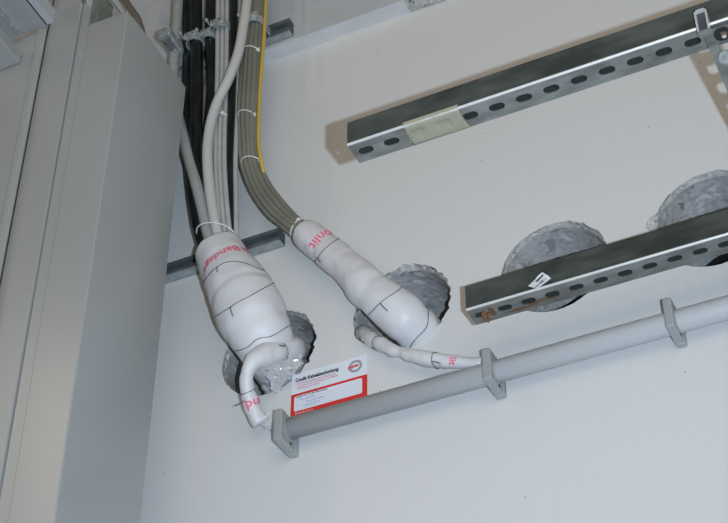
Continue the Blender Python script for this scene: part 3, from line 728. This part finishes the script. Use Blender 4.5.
B = [(305, 233, -.050, 15), (314, 240, -.050, 16.3), (326, 249, -.050, 17), (338, 259.5, -.050, 17), (350, 270, -.050, 18), (368, 288, -.050, 21), (384, 301, -.044, 22.5), (399, 313, -.034, 24), (412, 324, -.012, 24), (423, 335, .03, 23), (436, 350, .10, 22)]
rb, sb = wrapped('cable_wrap', B, 'long slim white cloth wrap running diagonally into the middle drilled hole', .0036, 19, 11, pin=((.17, .04, .02), (.55, .04, .02), (.76, .08, .02)))
wrap_text(sb, 'Conlit', .135, -.75, .033, rb)
tied_wire(sb, (316.6, 258.7), (325.5, 247.5), (337.6, 239), rb, tail=5)
tied_wire(sb, (370, 313), (382, 300), (398.6, 289.4), rb, tail=1)
tied_wire(sb, (411, 342), (426, 323), (426, 306), rb)
A2 = [(300, 352, .05, 9), (293, 350, .0, 13), (279, 351, -.05, 13), (264, 355, -.082, 12), (252, 363, -.096, 9.5), (247, 377, -.09, 7.6), (248, 391, -.076, 7.2), (252, 405, -.058, 7.8), (257.5, 417, -.042, 9), (261, 423, -.034, 9)]
ra2, sa2 = wrapped('cable_wrap', A2, 'thin white cloth wrap looping out of the left drilled hole down to the conduit end', .0036, 26, 3, thick=.0015, nseg=28, pin=((.40, .08, .02), (.8, .06, .02)))
wrap_text(sa2, 'Band', .85, .2, .027, ra2)
wrap_wire(sa2, .40, .004, ra2, 1.0, tail=1.2); wrap_wire(sa2, .80, .003, ra2, 1.0)
tube('wire_tail', [sa2.S(.8, -1.0, .001), P(243, 402, -.08), P(235, 406, -.085)], .0009, 'wire', ra2, seg=6, n=4)
B2 = [(364, 332, .05, 7), (367, 336, .01, 8), (374, 341, -.015, 7.5), (384, 346, -.028, 7), (394, 351, -.033, 6.2), (401, 353, -.034, 5.5), (412, 355.5, -.036, 7), (428, 359, -.036, 8), (443, 361.5, -.034, 7), (456, 362, -.032, 6.3), (470, 363, -.030, 6.5), (483, 364, -.028, 6.5)]
rb2, sb2 = wrapped('cable_wrap', B2, 'thin white cloth wrap from the middle drilled hole to the second conduit clip', .0026, 32, 8, thick=.0015, nseg=28, pin=((.36, .12, .02), (.75, .04, .02)))
wrap_text(sb2, 'lit', .84, .3, .020, rb2)
wrap_wire(sb2, .36, .002, rb2, 1.0, tail=None); wrap_wire(sb2, .76, .004, rb2, 1.0, tail=.6); wrap_wire(sb2, .05, .002, rb2)
tube('wire_end', [P(364, 343, -.012), P(357, 338, -.014), P(355, 332, -.014), P(358, 328, -.012), P(363, 325, -.01)], .0013, 'wire', rb2, seg=6, n=5)

# crumpled film hanging under the left wrap
def film(corners, ys, seed, amp, parent, name='film_fold'):
    n = 22; v = []
    for j in range(n + 1):
        for i in range(n + 1):
            u, w = i / n, j / n
            px = (corners[0][0] * (1 - u) + corners[1][0] * u) * (1 - w) + (corners[3][0] * (1 - u) + corners[2][0] * u) * w
            py = (corners[0][1] * (1 - u) + corners[1][1] * u) * (1 - w) + (corners[3][1] * (1 - u) + corners[2][1] * u) * w
            y = (ys[0] * (1 - u) + ys[1] * u) * (1 - w) + (ys[3] * (1 - u) + ys[2] * u) * w
            q = P(px, py, y); e = q * 55 + Vector((seed, 0, 0))
            d = Vector((noise.noise(e), noise.noise(e + Vector((9, 0, 0))), noise.noise(e + Vector((0, 9, 0))))) * amp
            d.y += abs(noise.noise(q * 120)) * amp
            v.append(q + d)
    f = [(j * (n + 1) + i, j * (n + 1) + i + 1, (j + 1) * (n + 1) + i + 1, (j + 1) * (n + 1) + i) for j in range(n) for i in range(n)]
    o = MB().add(v, f).build(name, 'foil', parent, smooth=False); sm = o.modifiers.new('s', 'SOLIDIFY'); sm.thickness = .0005
fr_ = empty('plastic_film', P(275, 370, -.02)); tag(fr_, 'crumpled shiny clear plastic film stuffed under the large wrap in the left drilled hole', 'plastic film')
film([(259, 366), (303, 352), (300, 366), (272, 392)], [-.060, -.012, .0, -.01], 2, .010, fr_)
film([(255, 363), (300, 359), (302, 366), (262, 372)], [-.085, -.045, -.035, -.07], 7, .009, fr_)
film([(255, 418), (268, 414), (276, 432), (264, 428)], [-.05, -.045, -.02, -.02], 4, .006, fr_)
film([(262, 372), (276, 370), (282, 390), (262, 394)], [-.02, -.02, .0, .03], 9, .010, fr_)

# ------------------------------------------------------------------ cabinets at the left
yR, yF = -.15, -.397
xr = P(182, 100, yR).x - .0; X = lambda px, py=130, y=yF: P(px, py, y).x
xr = (P(182, 100, yR).x + P(143, 523, yR).x) / 2
ztop = PX(126, 8, xr).z; ztr = P(181, 89, yR).z; zbot = -3.0
print('cab', xr, ztop, ztr, [X(k) for k in (17, 18, 26, 27, 38, 60, 61, 70, 71, 110)])
cab = empty('cabinet', (xr - .2, (yR + yF) / 2, zbot)); tag(cab, 'tall grey enamelled steel cabinet whose plain side faces the cable bundle', 'cabinet')
def topcut(mb):       # top slopes slightly from front to back
    for v in mb.v:
        if v.z > 5: v.z = ztop + (ztr - ztop) * max(0, min(1, (v.y - yF) / (yR - yF)))
x71 = X(71); x61 = X(61); x60 = X(60); x38 = X(39); x27 = X(27)
R_ = .003; arc = [(xr - R_ + R_ * math.cos(a * PI / 24), yF + R_ - R_ * math.sin(a * PI / 24)) for a in range(13)]
prof = [(xr, yR)] + arc + [(x71 + .004, yF), (x71, yF + .004), (x71 - .003, yF + .004), (x71 - .003, yR)]
mb = MB().prism(prof, 'z', zbot, 9); topcut(mb); mb.build('side_panel', 'cab', cab, smooth=False)
mb = MB().prism([(x61 + .0015, yF + .004), (x71 - .0032, yF + .004), (x71 - .0032, yF + .02), (x61 + .0015, yF + .02)], 'z', zbot, .9); mb.build('corner_strip', 'cab', cab)
dr = [(x61 - .0015, yF + .03), (x61 - .0015, yF + .001), (x61 - .003, yF - .001)]
rr = abs(x38 - x27)
dr += [(x38 - rr * math.sin(a * PI / 16), yF - .001 + rr * .35 * (1 - math.cos(a * PI / 16))) for a in range(9)] + [(x27, yF + .05)]
mb = MB().prism(dr, 'z', zbot, .95); door = mb.build('door', 'cab', cab, smooth=False)
sc = PX(81, 57, (x61 + x71) / 2); mb = MB().cyl((sc.x, yF + .004, sc.z), (sc.x, yF + .0005, sc.z), .006, .005, 16); mb.build('screw', 'clamp', cab)
# folded upper flange lines running forward, and bracket with bolt on the top
zq = ztop
mb = MB()
for d in (0, -.017): mb.box(xr - .002 + d, xr + d, yF - .12, yF + .02, zq - .002, zq + .0015)
mb.build('top_flange', 'cabd', cab)
b0, b1 = P(79, 20.5, yF + .006), P(99, 13, yF + .006)
br = empty('mounting_bracket', (b0.x + .02, yF + .03, ztop)); tag(br, 'dull galvanised bracket with a bright bolt on top of the cabinet', 'bracket')
zz = ztop - .001
MB().bbox(b0.x, b1.x - .004, yF + .006, yF + .06, zz, zz + .12, .003, 2).build('bracket_block', 'bracket', br)
MB().box(b1.x - .004, b1.x + .003, yF + .006, yF + .05, zz, zz + .03).build('bracket_flange', 'cabd', br)
bq = P(87.5, 1, yF + .004); mb = MB().cyl((bq.x, yF + .006, bq.z), (bq.x, yF - .002, bq.z), .011, seg=24); mb.cyl((bq.x, yF - .002, bq.z), (bq.x, yF - .012, bq.z), .0065, seg=6); mb.build('bolt', 'screw', br)
# neighbouring cabinet
x17, x26 = X(17.5), X(25.3)
zk = P(37, 33, yF + .004).z
nb = empty('cabinet', (x17 - .4, (yR + yF) / 2, zbot)); tag(nb, 'grey steel cabinet at the far left edge, seen beyond the dark gap', 'cabinet')
MB().box(x17 - 1.0, x17 - .0015, yF + .004, yR, zbot, zk).build('front_panel', 'cab', nb)
mb = MB().prism([(x17, yR), (x17, yF + .003), (x17 + .003, yF), (x17 + .008, yF), (x17 + .010, yF + .005), (x26, yF + .007), (x26, yR)], 'z', zbot, zk + .01); mb.build('edge_profile', 'cab', nb)
MB().box(x26 + .0008, x27 - .001, yF + .009, yF + .012, zbot, .9).build('gap_shade', 'dark', nb)  # dark strip added to paint the shade in the open gap
def lx(px, py): return PZ(px, py, zk)
# overhead tray running forward from the neighbouring cabinet, seen from below
tr = empty('cable_tray', (x17 - .1, yF - .3, zk)); tag(tr, 'grey overhead steel tray above the far left cabinet, coming towards the viewer', 'cable tray')
e0, e1 = PZ(20, 37, zk), PZ(45, 28, zk)
MB().box(e0.x, e1.x - .001, yF - 1.1, yF + .003, zk + .012, zk + .016).build('tray_base', 'cabd', tr)
tr.children[0].data.materials[0] = MT['cab']
MB().box(e0.x - .045, e0.x, yF - 1.1, yF - .004, zk, zk + .03).build('side_rail', 'cab', tr)
MB().bbox(e0.x - .001, e0.x + .002, yF - 1.1, yF - .004, zk - .003, zk + .016, .0008, 1).build('bright_edge', 'clamp', tr)
f0 = PZ(25, 0, zk + .01).x
MB().box(e1.x + .003, e1.x + .020, yF - 1.1, yF + .002, zk + .012, zk + .05).build('cross_rail', 'pipe', tr)
MB().box(e1.x - .001, e1.x + .003, yF - 1.1, yF + .003, zk + .014, zk + .04).build('gap_shade', 'dark', tr)  # dark strip painting the shade between tray and rail
# projecting bar at the far left edge
g = P(20, 62, yF); MB_ = MB().bbox(g.x - .09, g.x, yF - .5, yF + .003, g.z, g.z + .03, .003, 2)
g2 = MB_.build('support_bar', 'cab'); tag(g2, 'pale grey horizontal bar sticking out of the far left cabinet at the picture edge', 'bar')

# ------------------------------------------------------------------ light: on-camera flash and dim warm room
def lamp(name, kind, loc, power, col, size=.1, to=None, **k):
    l = bpy.data.lights.new(name, kind); l.energy = power; l.color = col
    o = bpy.data.objects.new(name, l); COL.objects.link(o); o.location = loc
    if kind == 'AREA': l.shape = 'RECTANGLE'; l.size = size; l.size_y = k.get('sy', size)
    elif kind in ('POINT', 'SPOT'): l.shadow_soft_size = size
    if to is not None: o.rotation_euler = (Vector(to) - Vector(loc)).to_track_quat('-Z', 'Y').to_euler()
    return o
fl = C + M @ Vector((.143, .014, .0))
sp = lamp('camera_flash', 'SPOT', fl, 318, (.68, .83, .98), .014, to=P(300, 200))
sp.data.spot_size = math.radians(66); sp.data.spot_blend = 1
lamp('room_lamp', 'AREA', (2.4, -5.0, .2), 80, (1, .87, .70), 5, to=(.3, 0, -.1), sy=3)
hp = P(64, 470, yF); hd = (hp - C).normalized(); hl = hp + Vector((hd.x, -hd.y, hd.z)) * 2.6    # a ceiling tube mirrored in the enamel
print('hl', hl)
lamp('ceiling_lamp', 'AREA', hl, 4.2, (1, .84, .64), .16, to=hp, sy=.7)
w = bpy.data.worlds.new('World'); SC.world = w; w.use_nodes = True; nt = w.node_tree; bg = nt.nodes['Background']
tc = nt.nodes.new('ShaderNodeTexCoord'); sx = nt.nodes.new('ShaderNodeSeparateXYZ'); nt.links.new(tc.outputs['Generated'], sx.inputs[0])
mr = nt.nodes.new('ShaderNodeMapRange'); mr.inputs['From Min'].default_value = -1; mr.inputs['From Max'].default_value = 1; nt.links.new(sx.outputs['Z'], mr.inputs[0])
rp = nt.nodes.new('ShaderNodeValToRGB'); nt.links.new(mr.outputs[0], rp.inputs[0])
e = rp.color_ramp.elements; e[0].position = .2; e[0].color = (.62, .55, .46, 1); e[1].position = .75; e[1].color = (.22, .20, .17, 1)
nt.links.new(rp.outputs[0], bg.inputs[0]); bg.inputs[1].default_value = .365
SC.view_settings.view_transform = 'Standard'; SC.view_settings.look = 'None'; SC.view_settings.gamma = 1; SC.view_settings.exposure = 0
SC.view_settings.use_curve_mapping = False
